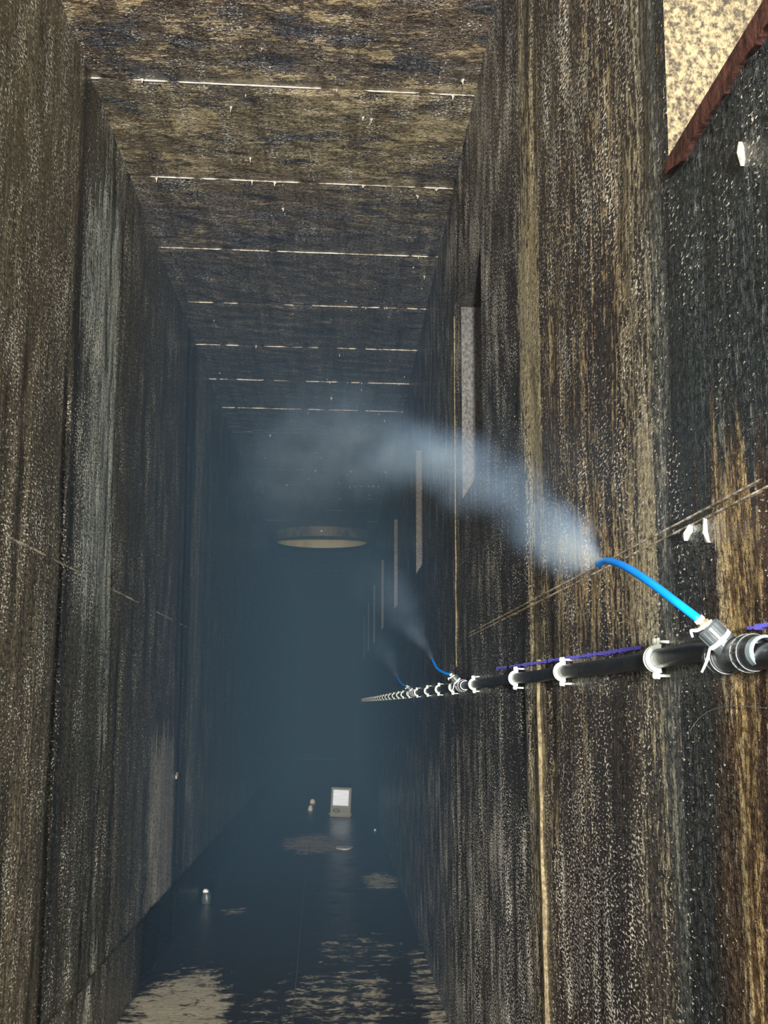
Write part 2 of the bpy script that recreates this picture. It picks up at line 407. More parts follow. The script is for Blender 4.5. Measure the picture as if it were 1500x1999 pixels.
def wall(name, x, side, mat, holes, extra_y, extra_z, offset):
    ys = grid_cuts(Y0, Y1, extra_y, lambda y: 0.5 if y < 0.8 else (0.025 if y < 5 else (0.06 if y < 12 else (0.4 if y < 34 else 4.0))))
    zs = grid_cuts(ZF - 0.06, ZC + 0.06, extra_z, lambda z: 0.05)
    YY, ZZ = np.meshgrid(ys, zs, indexing='ij')
    d = (vnoise(YY * 9 + 3, ZZ * 2.2) - 0.5) * 0.010 + (vnoise(YY * 25, ZZ * 9 + 40) - 0.5) * 0.006 + (vnoise(YY * 3 + 7, ZZ * 0.7) - 0.5) * 0.010
    d = np.clip(d, -0.012, 0.0012) + offset(YY, ZZ)
    edge = np.zeros_like(d)
    for y0, y1, z0, z1 in holes:
        inside = (YY > y0 - 1e-6) & (YY < y1 + 1e-6) & (ZZ > z0 - 1e-6) & (ZZ < z1 + 1e-6); d[inside] = 0
    XX = x - side * d                      # side +1: right wall, positive d pushes into the room
    V = np.stack([XX, YY, ZZ], -1).reshape(-1, 3)
    ny, nz = len(ys), len(zs); F = []
    for i in range(ny - 1):
        yc = (ys[i] + ys[i + 1]) / 2
        hs = [h for h in holes if h[0] < yc < h[1]]
        for j in range(nz - 1):
            zc = (zs[j] + zs[j + 1]) / 2
            if any(h[2] < zc < h[3] for h in hs): continue
            a, b, c, e_ = i * nz + j, (i + 1) * nz + j, (i + 1) * nz + j + 1, i * nz + j + 1
            F.append((a, b, c, e_) if side < 0 else (a, e_, c, b))
    o = mesh_obj(name, V, F, mat, smooth=True)
    return tag(o, kind='structure')

holes = [(y - nw, y, NZ0, NZ1) for y, nw in zip(NICHES, NWS)]
wr = wall('wall_right', XR, 1, mat_wall_r, holes, [round(v, 4) for h in holes for v in h[:2]], [NZ0, NZ1], lambda Y, Z: 0 * Y)
wr['label'] = 'tall right concrete wall streaked dark brown, tan and grey, carrying the pipe'
def offL(Y, Z):
    o = np.where(Z < ZK, -0.016, 0.0)
    o = o - 0.012 * np.exp(-((Y - 3.80 - 0.02 * np.sin(Z * 5)) / 0.03) ** 2) * (Z < 1.0)
    o = o + 0.006 * np.exp(-((Y - 4.25) / 0.2) ** 2) - 0.010 * np.exp(-((Y - 6.86) / 0.05) ** 2)
    return o
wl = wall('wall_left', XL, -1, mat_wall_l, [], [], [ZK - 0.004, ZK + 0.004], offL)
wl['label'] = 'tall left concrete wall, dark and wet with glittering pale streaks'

# niches let into the right wall: jambs, soffit, sill and back, each one piece of the wall
for k, y1 in enumerate(NICHES):
    y0 = y1 - NWS[k]; x0, x1 = XR, XR + ND
    m = mat_niche_tan if k == 0 else mat_niche
    q = lambda a, b, c, d, name, mt: mesh_obj(name, [a, b, c, d], [(0, 1, 2, 3)], mt, wr)
    jamb_n = 14
    V, F = [], []
    for i in range(jamb_n + 1):
        for j in range(3):
            z = NZ0 + (NZ1 - NZ0) * i / jamb_n
            V.append((x0 + (x1 - x0) * j / 2, y1 + (0.004 * (vnoise(np.array(i * 1.7 + k), np.array(j * 2.0)) - 0.5) if 0 < j < 2 else 0), z))
    for i in range(jamb_n):
        for j in range(2): F.append((i * 3 + j, i * 3 + j + 1, (i + 1) * 3 + j + 1, (i + 1) * 3 + j))
    mesh_obj('niche_jamb', V, F, m, wr)
    q((x0, y0, NZ0), (x0, y0, NZ1), (x1, y0, NZ1), (x1, y0, NZ0), 'niche_jamb', mat_niche)
    q((x0, y0, NZ1), (x0, y1, NZ1), (x1, y1, NZ1), (x1, y0, NZ1), 'niche_soffit', mat_niche)
    q((x0, y0, NZ0), (x1, y0, NZ0), (x1, y1, NZ0), (x0, y1, NZ0), 'niche_sill', mat_niche)
    q((x1, y0, NZ0), (x1, y0, NZ1), (x1, y1, NZ1), (x1, y1, NZ0), 'niche_back', mat_niche)
# rusty steel edging under the sill of the nearest niche
bm = bmesh.new(); n = 60; rows = []
for i in range(n + 1):
    y = NICHES[0] - NWS[0] + NWS[0] * i / n
    hgt = 0.030 * (0.8 + 0.35 * float(vnoise(np.array(i * 0.8), np.array(3.3)))) * (1.0 if i < n - 3 else 0.55 + 0.15 * (n - i))
    rows.append([bm.verts.new(v) for v in ((XR + 0.01, y, NZ0 + 0.003), (XR - 0.006, y, NZ0 + 0.003), (XR - 0.006, y, NZ0 - hgt), (XR + 0.01, y, NZ0 - hgt))])
for a, b in zip(rows, rows[1:]):
    for i in range(4): bm.faces.new((a[i], a[(i + 1) % 4], b[(i + 1) % 4], b[i]))
bm.faces.new(rows[0]); bm.faces.new(rows[-1][::-1])
bm_obj('sill_edging', bm, mat_rust, wr)['label'] = 'red brown rusty steel edging of the nearest niche sill'

def ragged_strip(name, parent, mat, x, side, y0, y1, zf, half, thick, step, seed, gap=0.0, jag=0.5):
    """a thin irregular ridge running along a wall"""
    bm = bmesh.new(); n = max(2, int((y1 - y0) / step)); prev = None
    for i in range(n + 1):
        y = y0 + (y1 - y0) * i / n
        r = float(vnoise(np.array(i * 0.9 + seed), np.array(seed * 1.7)))
        keep = float(vnoise(np.array(i * 0.23 + seed * 3), np.array(9.1))) >= gap
        h = half * (1 - jag + 2 * jag * r); zc = zf(y) + half * 0.5 * (float(vnoise(np.array(i * 0.35), np.array(seed + 0.5))) - 0.5)
        cur = [bm.verts.new(p) for p in ((x + side * 0.004, y, zc + h), (x - side * thick, y, zc + h * 0.85), (x - side * thick, y, zc - h * 0.85), (x + side * 0.004, y, zc - h))]
        if prev and keep:
            for k in range(3): bm.faces.new((prev[k], prev[k + 1], cur[k + 1], cur[k]))
        prev = cur
    for v in [v for v in bm.verts if not v.link_faces]: bm.verts.remove(v)
    o = bm_obj(name, bm, mat, parent); return o
ragged_strip('joint_ridge', wr, mat_joint, XR, 1, 1.2, 4.3, lambda y: 0.243, 0.0014, 0.0035, 0.02, 1.0, 0.12)
ragged_strip('joint_ridge', wr, mat_joint, XR, 1, 1.2, 4.3, lambda y: 0.232, 0.0013, 0.0035, 0.02, 5.0, 0.22)
ragged_strip('joint_ridge', wl, mat_joint, XL, -1, 2.6, 7.0, lambda y: 0.424, 0.0024, 0.0035, 0.03, 11.0, 0.34, 0.7)
ragged_strip('chalk_line', wr, mat_chalk, XR, 1, 1.84, 3.55, lambda y: 0.084 + (y - 1.79) * 0.0087, 0.0032, 0.0046, 0.012, 21.0, 0.10, 0.75)['label'] = 'violet blue snapped chalk line just over the pipe'
ragged_strip('chalk_line', wr, mat_chalk, XR, 1, 1.20, 1.36, lambda y: 0.084, 0.0022, 0.0046, 0.006, 27.0, 0.45, 0.9)['label'] = 'short end of the violet blue chalk line by the near tee'
# long run of lime down the right wall and a thin one further in: raised crusts
def lime_run(name, parent, mat, x, side, y, z0, z1, half, seed):
    bm = bmesh.new(); n = 90; prev = None
    for i in range(n + 1):
        z = z0 + (z1 - z0) * i / n; r = float(vnoise(np.array(i * 0.45 + seed), np.array(seed)))
        yc = y(z) if callable(y) else y
        yc += half * 0.8 * (float(vnoise(np.array(i * 0.16), np.array(seed + 4))) - 0.5); h = half * (0.55 + 0.9 * r)
        cur = [bm.verts.new(p) for p in ((x + side * 0.012, yc - h, z), (x - side * 0.004, yc - h * 0.5, z), (x - side * 0.004, yc + h * 0.5, z), (x + side * 0.012, yc + h, z))]
        if prev:
            for k in range(3): bm.faces.new((prev[k], prev[k + 1], cur[k + 1], cur[k]))
        prev = cur
    return bm_obj(name, bm, mat, parent)
mat_run = make_niche_mat('yellowish_lime_run', srgb(84, 72, 50), srgb(140, 126, 92), 90)
lime_run('lime_run', wr, mat_run, XR, 1, lambda z: 2.83 + 0.05 * z, -0.78, 0.10, 0.015, 2.0)
lime_run('lime_run', wr, mat_run, XR, 1, 4.76, 0.14, 1.55, 0.011, 6.0)

# ------------------------------------------------------------------ floor, ceiling, end wall
xs = np.linspace(XL - 0.02, XR, 24); ys = grid_cuts(Y0, Y1, [], lambda y: 0.06 if 4.5 < y < 14 else (0.3 if y < 34 else 4.0))
XX, YY = np.meshgrid(xs, ys, indexing='ij')
ZZ = ZF - np.abs((vnoise(XX * 8, YY * 6) - 0.5) * 0.012)
V = np.stack([XX, YY, ZZ], -1).reshape(-1, 3); ny = len(ys)
F = [(i * ny + j, (i + 1) * ny + j, (i + 1) * ny + j + 1, i * ny + j + 1) for i in range(len(xs) - 1) for j in range(ny - 1)]
fl = tag(mesh_obj('floor', V, F, mat_floor, smooth=True), 'dark wet floor with pale patches of silt', kind='structure')

ce = tag(empty('ceiling', (0, 5, ZC)), 'ceiling of wide stained concrete slabs with pale joints', kind='structure')
SK, SL, SA = 0.050, 0.785, 3.972
HC, HR = (-0.20, 15.2), 0.575
JW = 0.005
def slab_mesh(k0, k1):
    """underside grid between two joints, and the short upstand at each joint"""
    nx, ny_ = 26, max(6, int(20 * (k1 - k0))) if k0 < 8 else 6
    V, F = [], []
    for i in range(nx + 1):
        x = XL + (XR - XL) * i / nx
        ya, yb = SA + SL * k0 + SK * x + JW / 2, SA + SL * k1 + SK * x - JW / 2
        V.append((x, ya, ZC + 0.05))
        for j in range(ny_ + 1):
            t = j / ny_; y = ya + (yb - ya) * t
            d = float((vnoise(np.array(x * 14 + 5), np.array(y * 18)) - 0.5) * 0.008 + (vnoise(np.array(x * 40), np.array(y * 40)) - 0.5) * 0.004)
            if j in (0, ny_): d = 0.003 + abs(d) * 0.5
            V.append((x, y, ZC + d))
        V.append((x, yb, ZC + 0.05))
    m = ny_ + 3
    for i in range(nx):
        for j in range(m - 1): F.append((i * m + j, i * m + j + 1, (i + 1) * m + j + 1, (i + 1) * m + j))
    return V, F
def joint(k):
    V, F = [], []; n = 70
    for i in range(n + 1):
        x = XL + (XR - XL) * i / n; y = SA + SL * k + SK * x
        a = float(vnoise(np.array(i * 0.35 + k * 7.0), np.array(k * 1.3))); b = float(vnoise(np.array(i * 0.9 + k), np.array(k * 3.1)))
        hw = (JW / 2) * (0.7 + 0.7 * b); dz = 0.003 + (0.002 if a < 0.36 else -0.0022) + (0.003 if k > 6 else 0)
        for dy, z in ((-hw * 1.2, ZC + 0.006), (-hw, ZC + dz), (hw, ZC + dz), (hw * 1.2, ZC + 0.006)): V.append((x, y + dy, z))
    for i in range(n):
        for j in range(3): F.append((i * 4 + j, i * 4 + j + 1, (i + 1) * 4 + j + 1, (i + 1) * 4 + j))
    return mesh_obj('ceiling_joint', V, F, mat_joint, None)
KS = list(range(-13, 31))
for k in KS:
    if k in (13, 14, 15): continue
    V, F = slab_mesh(k, k + 1)
    o = mesh_obj('ceiling_slab', V, F, mat_ceil, smooth=False); o.parent = ce; o.matrix_parent_inverse = Matrix.Translation((0, -5, -ZC))
    if k not in (14, 15):
        j = joint(k); j.parent = ce; j.matrix_parent_inverse = Matrix.Translation((0, -5, -ZC))
# slab with the round hatch hole
bm = bmesh.new(); n = 64; inner, outer = [], []
y0, y1 = SA + SL * 13 + JW / 2, SA + SL * 16 - JW / 2
for i in range(n):
    a = 2 * math.pi * i / n; c, s = math.cos(a), math.sin(a)
    inner.append(bm.verts.new((HC[0] + HR * c, HC[1] + HR * s, ZC)))
    tx = ((XR if c > 0 else XL) - HC[0]) / c if abs(c) > 1e-9 else 1e9
    ty = ((y1 if s > 0 else y0) - HC[1]) / s if abs(s) > 1e-9 else 1e9
    t = min(tx, ty); x = HC[0] + t * c; y = HC[1] + t * s
    outer.append(bm.verts.new((x, y + SK * x, ZC)))
for i in range(n): bm.faces.new((inner[i], inner[(i + 1) % n], outer[(i + 1) % n], outer[i]))
for cx, cy in ((XL, y0), (XR, y0), (XR, y1), (XL, y1)):
    best = sorted(range(n), key=lambda i: (outer[i].co.x - cx) ** 2 + (outer[i].co.y - SK * outer[i].co.x - cy) ** 2)[:2]
    if abs(best[0] - best[1]) in (1, n - 1):
        v = bm.verts.new((cx, cy + SK * cx, ZC)); bm.faces.new((outer[best[0]], outer[best[1]], v))
o = bm_obj('ceiling_slab', bm, mat_ceil); o.parent = ce; o.matrix_parent_inverse = Matrix.Translation((0, -5, -ZC))
bm = bmesh.new(); n = 7
lathe(bm, (0, 0, 0.012), (0, 0, -1), [(0, 0.016), (0.012, 0.013), (0.022, 0.006), (0.040, 0.0025), (0.052, 0.0006)], 7)
for v in bm.verts: v.co.x += 0.004 * math.sin(v.co.z * 300); v.co.y *= 0.8
drip0 = bm_obj('lime_drip', bm, mat_drip, smooth=True)
for i in range(90):
    d = drip0 if i == 0 else drip0.copy()
    if i: COL.objects.link(d)
    y = 3.6 + 9.5 * random.random() ** 1.3; x = XL + 0.03 + (XR - XL - 0.06) * (random.random() ** 0.7)
    if i % 3 == 0: y = SA + SL * round((y - SA) / SL) + SK * x + random.uniform(-0.01, 0.01)
    s_ = random.uniform(0.15, 0.55)
    d.location = (x, y, ZC); d.scale = (s_ * random.uniform(0.7, 1.8), s_, s_ * random.uniform(0.4, 1.1)); d.rotation_euler = (0, 0, random.uniform(0, 6.28))
    d.parent = ce; d.matrix_parent_inverse = Matrix.Translation((0, -5, -ZC))
mesh_obj('wall_back', [(XL - .02, Y1, ZF), (XR, Y1, ZF), (XR, Y1, ZC + .05), (XL - .02, Y1, ZC + .05)], [(0, 1, 2, 3)], mat_end)['kind'] = 'structure'

# hatch: collar hanging under the ceiling, pale lining going up, cover
ha = tag(empty('round_hatch', (HC[0], HC[1], ZC)), 'round ceiling hatch with hanging collar and pale lining, far down the passage', 'hatch')
bm = bmesh.new()
lathe(bm, (0, 0, -0.118), (0, 0, 1), [(0, HR - 0.004), (0, HR + 0.03), (0.118, HR + 0.03), (0.118, HR - 0.004)], 64, closed=True)
o = bm_obj('collar', bm, mat_collar_c, ha, smooth=False)
bm = bmesh.new()
lathe(bm, (0, 0, -0.114), (0, 0, 1), [(0, HR - 0.006), (0.4, HR - 0.006), (1.2, HR - 0.006)], 64, cap0=False, cap1=True)
bm_obj('lining', bm, mat_line, ha)
bm = bmesh.new(); lathe(bm, (0.0, -HR - 0.03, -0.06), (0, -1, 0), [(0, 0.014), (0.012, 0.014), (0.02, 0.009)], 12)
bm_obj('bolt', bm, mat_white, ha)

# ------------------------------------------------------------------ the pipe, its clips and tees
TEES = [1.345, 4.33, 7.05]
CLIPS = [1.70, 2.42, 3.06, 4.00, 4.72, 5.38, 6.05, 6.84, 7.58, 8.28, 8.90, 9.60, 10.34]
while CLIPS[-1] < 21.5: CLIPS.append(CLIPS[-1] + 0.70)
PX = XR - 0.0165
def pz(y): return 0.0625 - 0.0010 * max(0, y - 3) if y < 14 else 0.0515
path = [(PX, 0.55, 0.046), (PX - 0.004, 0.9, 0.046), (0.441, 1.22, 0.0485), (0.441, 1.345, 0.054), (0.442, 1.46, 0.063)]
for y in CLIPS:
    path.append((PX, y, pz(y)))
    nxt = [c for c in CLIPS if c > y]
    if nxt:
        ym = (y + nxt[0]) / 2
        t = [t for t in TEES if y < t < nxt[0]]
        path.append((0.441, t[0], pz(t[0])) if t else (PX - 0.001, ym, pz(ym) - 0.0025 * random.random()))
path.append((PX, 28.0, 0.05))
path.sort(key=lambda p: p[1])
bm = bmesh.new(); tube(bm, catmull(path, 6), 0.0135, 18)
tag(bm_obj('water_pipe', bm, mat_pipe, smooth=True), 'long black plastic water pipe clipped along the right wall', 'pipe')

def make_clip():
    r = empty('pipe_clip'); ri, ro, hw = 0.0138, 0.0175, 0.008
    # omega strap: half ring on the room side with raised rims, in the XZ plane, opening towards the wall (+X)
    bm = bmesh.new()
    def band(r0, r1, ya, yb):
        n = 22; prev = None
        for i in range(n + 1):
            a = math.radians(82 + (278 - 82) * i / n); c, s = math.cos(a), math.sin(a)
            cur = [bm.verts.new(p) for p in ((r0 * c, ya, r0 * s), (r1 * c, ya, r1 * s), (r1 * c, yb, r1 * s), (r0 * c, yb, r0 * s))]
            if prev:
                for k in range(4): bm.faces.new((prev[k], prev[(k + 1) % 4], cur[(k + 1) % 4], cur[k]))
            else: bm.faces.new(cur)
            prev = cur
        bm.faces.new(prev[::-1])
    band(ri, ro, -hw, hw); band(ro - 0.0005, ro + 0.0024, -hw, -hw + 0.0035); band(ro - 0.0005, ro + 0.0024, hw - 0.0035, hw)
    bm_obj('strap', bm, mat_white, r)
    for s in (1, -1):
        bm = bmesh.new()
        z0, z1 = sorted((s * 0.0155, s * 0.0285))
        box(bm, (-0.0035, -hw, z0), (0.0005, hw, z1), 0.001)
        fl_ = bm_obj('flange', bm, mat_white, r)
        bm = bmesh.new()
        lathe(bm, (-0.0085, 0, s * 0.0235), (1, 0, 0), [(0, 0.0028), (0.0012, 0.0046), (0.0036, 0.0050), (0.0052, 0.0046), (0.0056, 0.0021), (0.0262, 0.0021)], 14)
        bm_obj('screw', bm, mat_white, r, smooth=False)
    return r
clip0 = make_clip()
words = ['nearest white pipe clip, right beside the near black tee', 'second white pipe clip from the near tee', 'third white pipe clip from the near tee',
         'white pipe clip just in front of the second tee', 'white pipe clip just behind the second tee', 'second white pipe clip behind the second tee', 'third white pipe clip behind the second tee',
         'white pipe clip just in front of the third tee', 'white pipe clip just behind the third tee']
FAR = ['second white pipe clip behind the third tee', 'third white pipe clip behind the third tee', 'fourth white pipe clip behind the third tee', 'fifth small white pipe clip behind the third tee',
       'sixth small white pipe clip behind the third tee', 'seventh small white pipe clip behind the third tee', 'eighth small white pipe clip behind the third tee']
for i, y in enumerate(CLIPS):
    c = clip0 if i == 0 else copy_tree(clip0)
    c.location = (PX, y, pz(y)); c.rotation_euler = (0, random.uniform(-0.08, 0.08), 0)
    if i < len(words):
        tag(c, words[i], 'pipe clip', 'white clips along the black pipe')
    else:
        tag(c, FAR[i - len(words)] if i - len(words) < len(FAR) else 'tiny white pipe clip at the far dark end of the pipe', 'pipe clip', 'white clips along the black pipe' if i - len(words) < len(FAR) else 'tiny white clips at the far end of the pipe')

def make_tee():
    r = empty('tee_fitting'); B = Vector((-0.7071, 0, 0.7071))
    bm = bmesh.new()
    lathe(bm, (0, -0.05, 0), (0, 1, 0), [(0, 0.0150), (0.004, 0.0172), (0.03, 0.0172), (0.036, 0.0182), (0.064, 0.0182), (0.07, 0.0172), (0.096, 0.0172), (0.10, 0.015)], 28)
    lathe(bm, (0, 0, 0), B, [(0, 0.0150), (0.020, 0.0142), (0.0225, 0.0136)], 24)
    bm_obj('body', bm, mat_fit, r, smooth=False)
    def nut(y0, d):
        bm = bmesh.new(); ax = (0, d, 0)
        lathe(bm, (0, y0, 0), ax, [(0, 0.0150), (0.0, 0.0186), (0.004, 0.0200), (0.010, 0.0200), (0.030, 0.0188), (0.040, 0.0172), (0.043, 0.0158), (0.043, 0.0142), (0, 0.0142)], 32, closed=True)
        o = bm_obj('nut', bm, mat_fit_d, r)
        bm = bmesh.new()
        lathe(bm, (0, y0 + d * 0.001, 0), ax, [(0, 0.0195), (0, 0.0210), (0.0035, 0.0210), (0.0035, 0.0195)], 32, closed=True)
        lathe(bm, (0, y0 + d * 0.020, 0), ax, [(0, 0.0188), (0, 0.0204), (0.003, 0.0202), (0.003, 0.0186)], 32, closed=True)
        for i in range(14):                                      # grip ribs between the two rims
            a = 2 * math.pi * i / 14; u = Vector((math.cos(a), 0, math.sin(a))); t = Vector((-math.sin(a), 0, math.cos(a)))
            ps = []
            for (yy, rr) in ((0.003, 0.0206), (0.022, 0.0200)):
                for (tt, dr) in ((-0.0012, -0.002), (-0.0009, 0), (0.0009, 0), (0.0012, -0.002)):
                    p = u * (rr + dr) + t * tt; ps.append(bm.verts.new((p.x, y0 + d * yy, p.z)))
            for q in range(3): bm.faces.new((ps[q], ps[q + 1], ps[q + 5], ps[q + 4]))
            bm.faces.new(ps[:4]); bm.faces.new(ps[4:][::-1])
        bm_obj('grip_ribs', bm, mat_fit, o)
        return o
    nut(-0.040, -1); nut(0.028, 1)
    bm = bmesh.new()
    lathe(bm, (0, -0.083, 0), (0, -1, 0), [(0, 0.0140), (0, 0.0172), (0.014, 0.0172), (0.018, 0.0160), (0.018, 0.0140)], 28, closed=True)
    bm_obj('end_collar', bm, mat_collar, r)['label'] = 'pale grey collar closing the near nut'
    bm = bmesh.new()
    lathe(bm, B * 0.0215, B, [(0, 0.0130), (0.0, 0.0146), (0.0048, 0.0146), (0.0048, 0.0128)], 28, closed=True)
    bm_obj('sealing_tape', bm, mat_tape, r)['label'] = 'white tape wound round the branch thread'
    bm = bmesh.new()
    lathe(bm, B * 0.0262, B, [(0, 0.0110), (0.0, 0.0134), (0.016, 0.0134), (0.0185, 0.0118), (0.0185, 0.0060)], 28)
    for i in range(8):                                           # flats standing off the cap
        a = 2 * math.pi * i / 8; x, y, z = frame_of(B); u = x * math.cos(a) + y * math.sin(a); t = -x * math.sin(a) + y * math.cos(a)
        ps = [bm.verts.new(B * bb + u * (0.0128 + dr) + t * tt) for bb in (0.0275, 0.0425) for tt, dr in ((-0.0026, 0), (-0.0018, 0.0014), (0.0018, 0.0014), (0.0026, 0))]
        for q in range(3): bm.faces.new((ps[q], ps[q + 1], ps[q + 5], ps[q + 4]))
        bm.faces.new(ps[:4]); bm.faces.new(ps[4:][::-1])
    bm_obj('branch_cap', bm, mat_fit, r)
    bm = bmesh.new()
    lathe(bm, B * 0.0445, B, [(0, 0.0072), (0.0055, 0.0072), (0.0060, 0.0056), (0.0082, 0.0056)], 6)
    bm_obj('hose_connector', bm, mat_brass, r)['label'] = 'dull brass push-in connector'
    bm = bmesh.new(); lathe(bm, B * 0.0526, B, [(0, 0.0062), (0.0045, 0.0060)], 18)
    bm_obj('release_ring', bm, mat_white, r)['label'] = 'white release ring at the hose end'
    # loose ends of tape
    for pts, wd in (([B * 0.024 + Vector((-0.010, 0.004, -0.010)), B * 0.02 + Vector((-0.0145, 0.008, -0.018)), Vector((-0.030, 0.012, -0.010)), Vector((-0.034, 0.014, -0.019))], 0.0016),
                    ([B * 0.046 + Vector((0.006, -0.004, 0.005)), B * 0.0475 + Vector((-0.001, -0.007, -0.002)), B * 0.049 + Vector((-0.008, -0.004, -0.008)), B * 0.050 + Vector((-0.013, 0.0, -0.009)), B * 0.046 + Vector((-0.014, 0.002, -0.013))], 0.0019)):
        bm = bmesh.new(); tube(bm, catmull(pts, 6), lambda t, wd=wd: wd * (1.1 - 0.6 * abs(t - 0.4)), 6)
        bm_obj('tape_end', bm, mat_tape, r)
    return r
tee0 = make_tee()
tl = ['nearest black tee fitting, large, at the right edge of the photo', 'second black tee fitting, under the middle short blue hose', 'third and farthest tee fitting, under the smallest blue hose']
for i, y in enumerate(TEES):
    t = tee0 if i == 0 else copy_tree(tee0)
    t.location = (0.441, y, 0.054 if i == 0 else pz(y))
    tag(t, tl[i], 'pipe fitting', 'black tees on the pipe')

B = Vector((-0.7071, 0, 0.7071))
HOSES = [
    [Vector((0.441, 1.345, 0.054)) + B * 0.055, (0.385, 1.375, 0.115), (0.372, 1.44, 0.144), (0.365, 1.53, 0.172), (0.363, 1.62, 0.190), (0.362, 1.672, 0.192)],
    [Vector((0.441, 4.33, pz(4.33))) + B * 0.055, (0.385, 4.40, 0.108), (0.368, 4.50, 0.126), (0.362, 4.58, 0.150), (0.360, 4.63, 0.163)],
    [Vector((0.441, 7.05, pz(7.05))) + B * 0.055, (0.385, 7.12, 0.104), (0.374, 7.20, 0.118), (0.366, 7.28, 0.138), (0.364, 7.31, 0.146)]]
hl = ['long bright blue mist hose arching up from the nearest tee', 'short blue mist hose rising from the second tee', 'tiny dark blue mist hose at the third tee']
for pts, lab in zip(HOSES, hl):
    bm = bmesh.new(); p = catmull(pts, 10)
    tube(bm, p, 0.0050, 16)
    t = tag(bm_obj('mist_hose', bm, mat_blue, smooth=True), lab, 'hose', 'blue mist hoses')
    bm = bmesh.new(); d = (p[-1] - p[-2]).normalized()
    lathe(bm, p[-1] - d * 0.002, d, [(0, 0.0047), (0.005, 0.0040), (0.006, 0.0012)], 14)
    bm_obj('nozzle', bm, mat_collar, t)

# ------------------------------------------------------------------ small things
def blob_mesh(name, loc, size, mat, seed, sub=2):
    bm = bmesh.new(); bmesh.ops.create_icosphere(bm, subdivisions=sub, radius=1.0)
    for v in bm.verts:
        k = 1 + 0.35 * (float(vnoise(np.array(v.co.x * 1.9 + seed), np.array(v.co.y * 1.9 + v.co.z * 1.3 + seed * 2))) - 0.5)
        v.co = Vector((v.co.x * size[0] * k, v.co.y * size[1] * k, max(-0.55, v.co.z) * size[2] * k))
    o = bm_obj(name, bm, mat, smooth=True); o.location = loc; return o
# instrument standing on the floor
dv = tag(empty('instrument_box', (0.052, 14.19, ZF)), 'yellowish grey box with white screen standing on the floor far away', 'instrument')
dv.rotation_euler = (0, math.radians(2.4), 0)
bm = bmesh.new(); box(bm, (-0.118, 0, -0.004), (0.118, 0.14, 0.330), 0.008, 2); bm_obj('case', bm, mat_case, dv)
bm = bmesh.new(); box(bm, (-0.094, -0.008, 0.124), (0.088, 0.002, 0.302), 0.006, 2); bm_obj('screen', bm, mat_screen, dv)
bm = bmesh.new(); lathe(bm, (-0.045, 0.001, 0.07), (0, -1, 0), [(0, 0.042), (0.006, 0.040), (0.008, 0.034)], 20)
for v in bm.verts: v.co.z = 0.07 + (v.co.z - 0.07) * 0.55
bm_obj('grille', bm, mat_case_d, dv)['label'] = 'dark oval plate under the screen'
for s in (-1, 1):
    bm = bmesh.new(); lathe(bm, (s * 0.122, 0.03, 0.03), (0, -1, 0), [(0, 0.012), (0.02, 0.012), (0.024, 0.006)], 10); bm_obj('foot', bm, mat_case, dv)
def add(o, label, cat, group=None): return tag(o, label, cat, group)
add(blob_mesh('pebble', (-0.30, 16.1, ZF + 0.012), (0.035, 0.03, 0.05), mat_lime_and_shine, 1), 'upper pale lump on the floor left of the instrument box', 'stone', 'pale lumps left of the instrument')
add(blob_mesh('pebble', (-0.305, 15.05, ZF + 0.012), (0.03, 0.03, 0.055), mat_lime_and_shine, 3), 'lower pale lump on the floor left of the instrument box', 'stone', 'pale lumps left of the instrument')
st = add(blob_mesh('stone', (-0.825, 8.19, ZF + 0.03), (0.032, 0.035, 0.066), mat_stone, 6, 3), 'small rounded grey stone with white glints by the left wall', 'stone')
o = blob_mesh('stone_highlight', (-0.006, -0.012, 0.044), (0.020, 0.020, 0.016), mat_lime_and_shine, 8); o.parent = st  # bright highlight on top of the stone, modelled as a white cap
add(blob_mesh('reflection_lump', (0.075, 11.22, ZF + 0.004), (0.075, 0.17, 0.012), mat_lime_and_shine, 12, 3), 'flat white lump standing in for the screen reflection before the instrument box', 'lump')  # white shape put where the wet floor mirrors the screen
add(blob_mesh('pebble', (0.40, 12.7, ZF + 0.006), (0.012, 0.012, 0.012), mat_lime_and_shine, 15), 'tiny white pebble on the dark floor beside the right wall', 'stone')
# white chips on the walls
def chip(name, pts, x, th, mat, side=1):
    n = len(pts); V = [(x + side * 0.014, y, z) for y, z in pts] + [(x - side * th, y, z) for y, z in pts]
    cy = sum(p[0] for p in pts) / n; cz = sum(p[1] for p in pts) / n
    V.append((x - side * th * 1.6, cy, cz))
    F = [(i, (i + 1) % n, n + (i + 1) % n, n + i) for i in range(n)] + [(n + i, n + (i + 1) % n, 2 * n) for i in range(n)]
    return mesh_obj(name, V, F, mat)
add(chip('plastic_tag', [(1.600, 0.222), (1.580, 0.228), (1.566, 0.232), (1.566, 0.222), (1.578, 0.219), (1.590, 0.214)], XR, 0.006, mat_white), 'small white tag on the right wall under the joint line', 'tag')
add(chip('lime_drip', [(1.512, 0.232), (1.506, 0.232), (1.504, 0.215), (1.498, 0.202), (1.494, 0.199), (1.503, 0.200), (1.509, 0.205), (1.511, 0.218)], XR, 0.004, mat_drip), 'thin white drip hanging beside the white tag', 'drip')
add(chip('lime_drip', [(1.320, 0.642), (1.315, 0.644), (1.310, 0.636), (1.308, 0.620), (1.312, 0.613), (1.317, 0.622), (1.320, 0.634)], XR, 0.005, mat_drip), 'white drip high on the right wall below the rusty edging', 'drip')
add(chip('lime_chip', [(6.70, -0.385), (6.76, -0.372), (6.80, -0.385), (6.78, -0.402), (6.71, -0.404)], XL, 0.006, mat_drip, -1), 'small white chip stuck low on the left wall', 'chip')
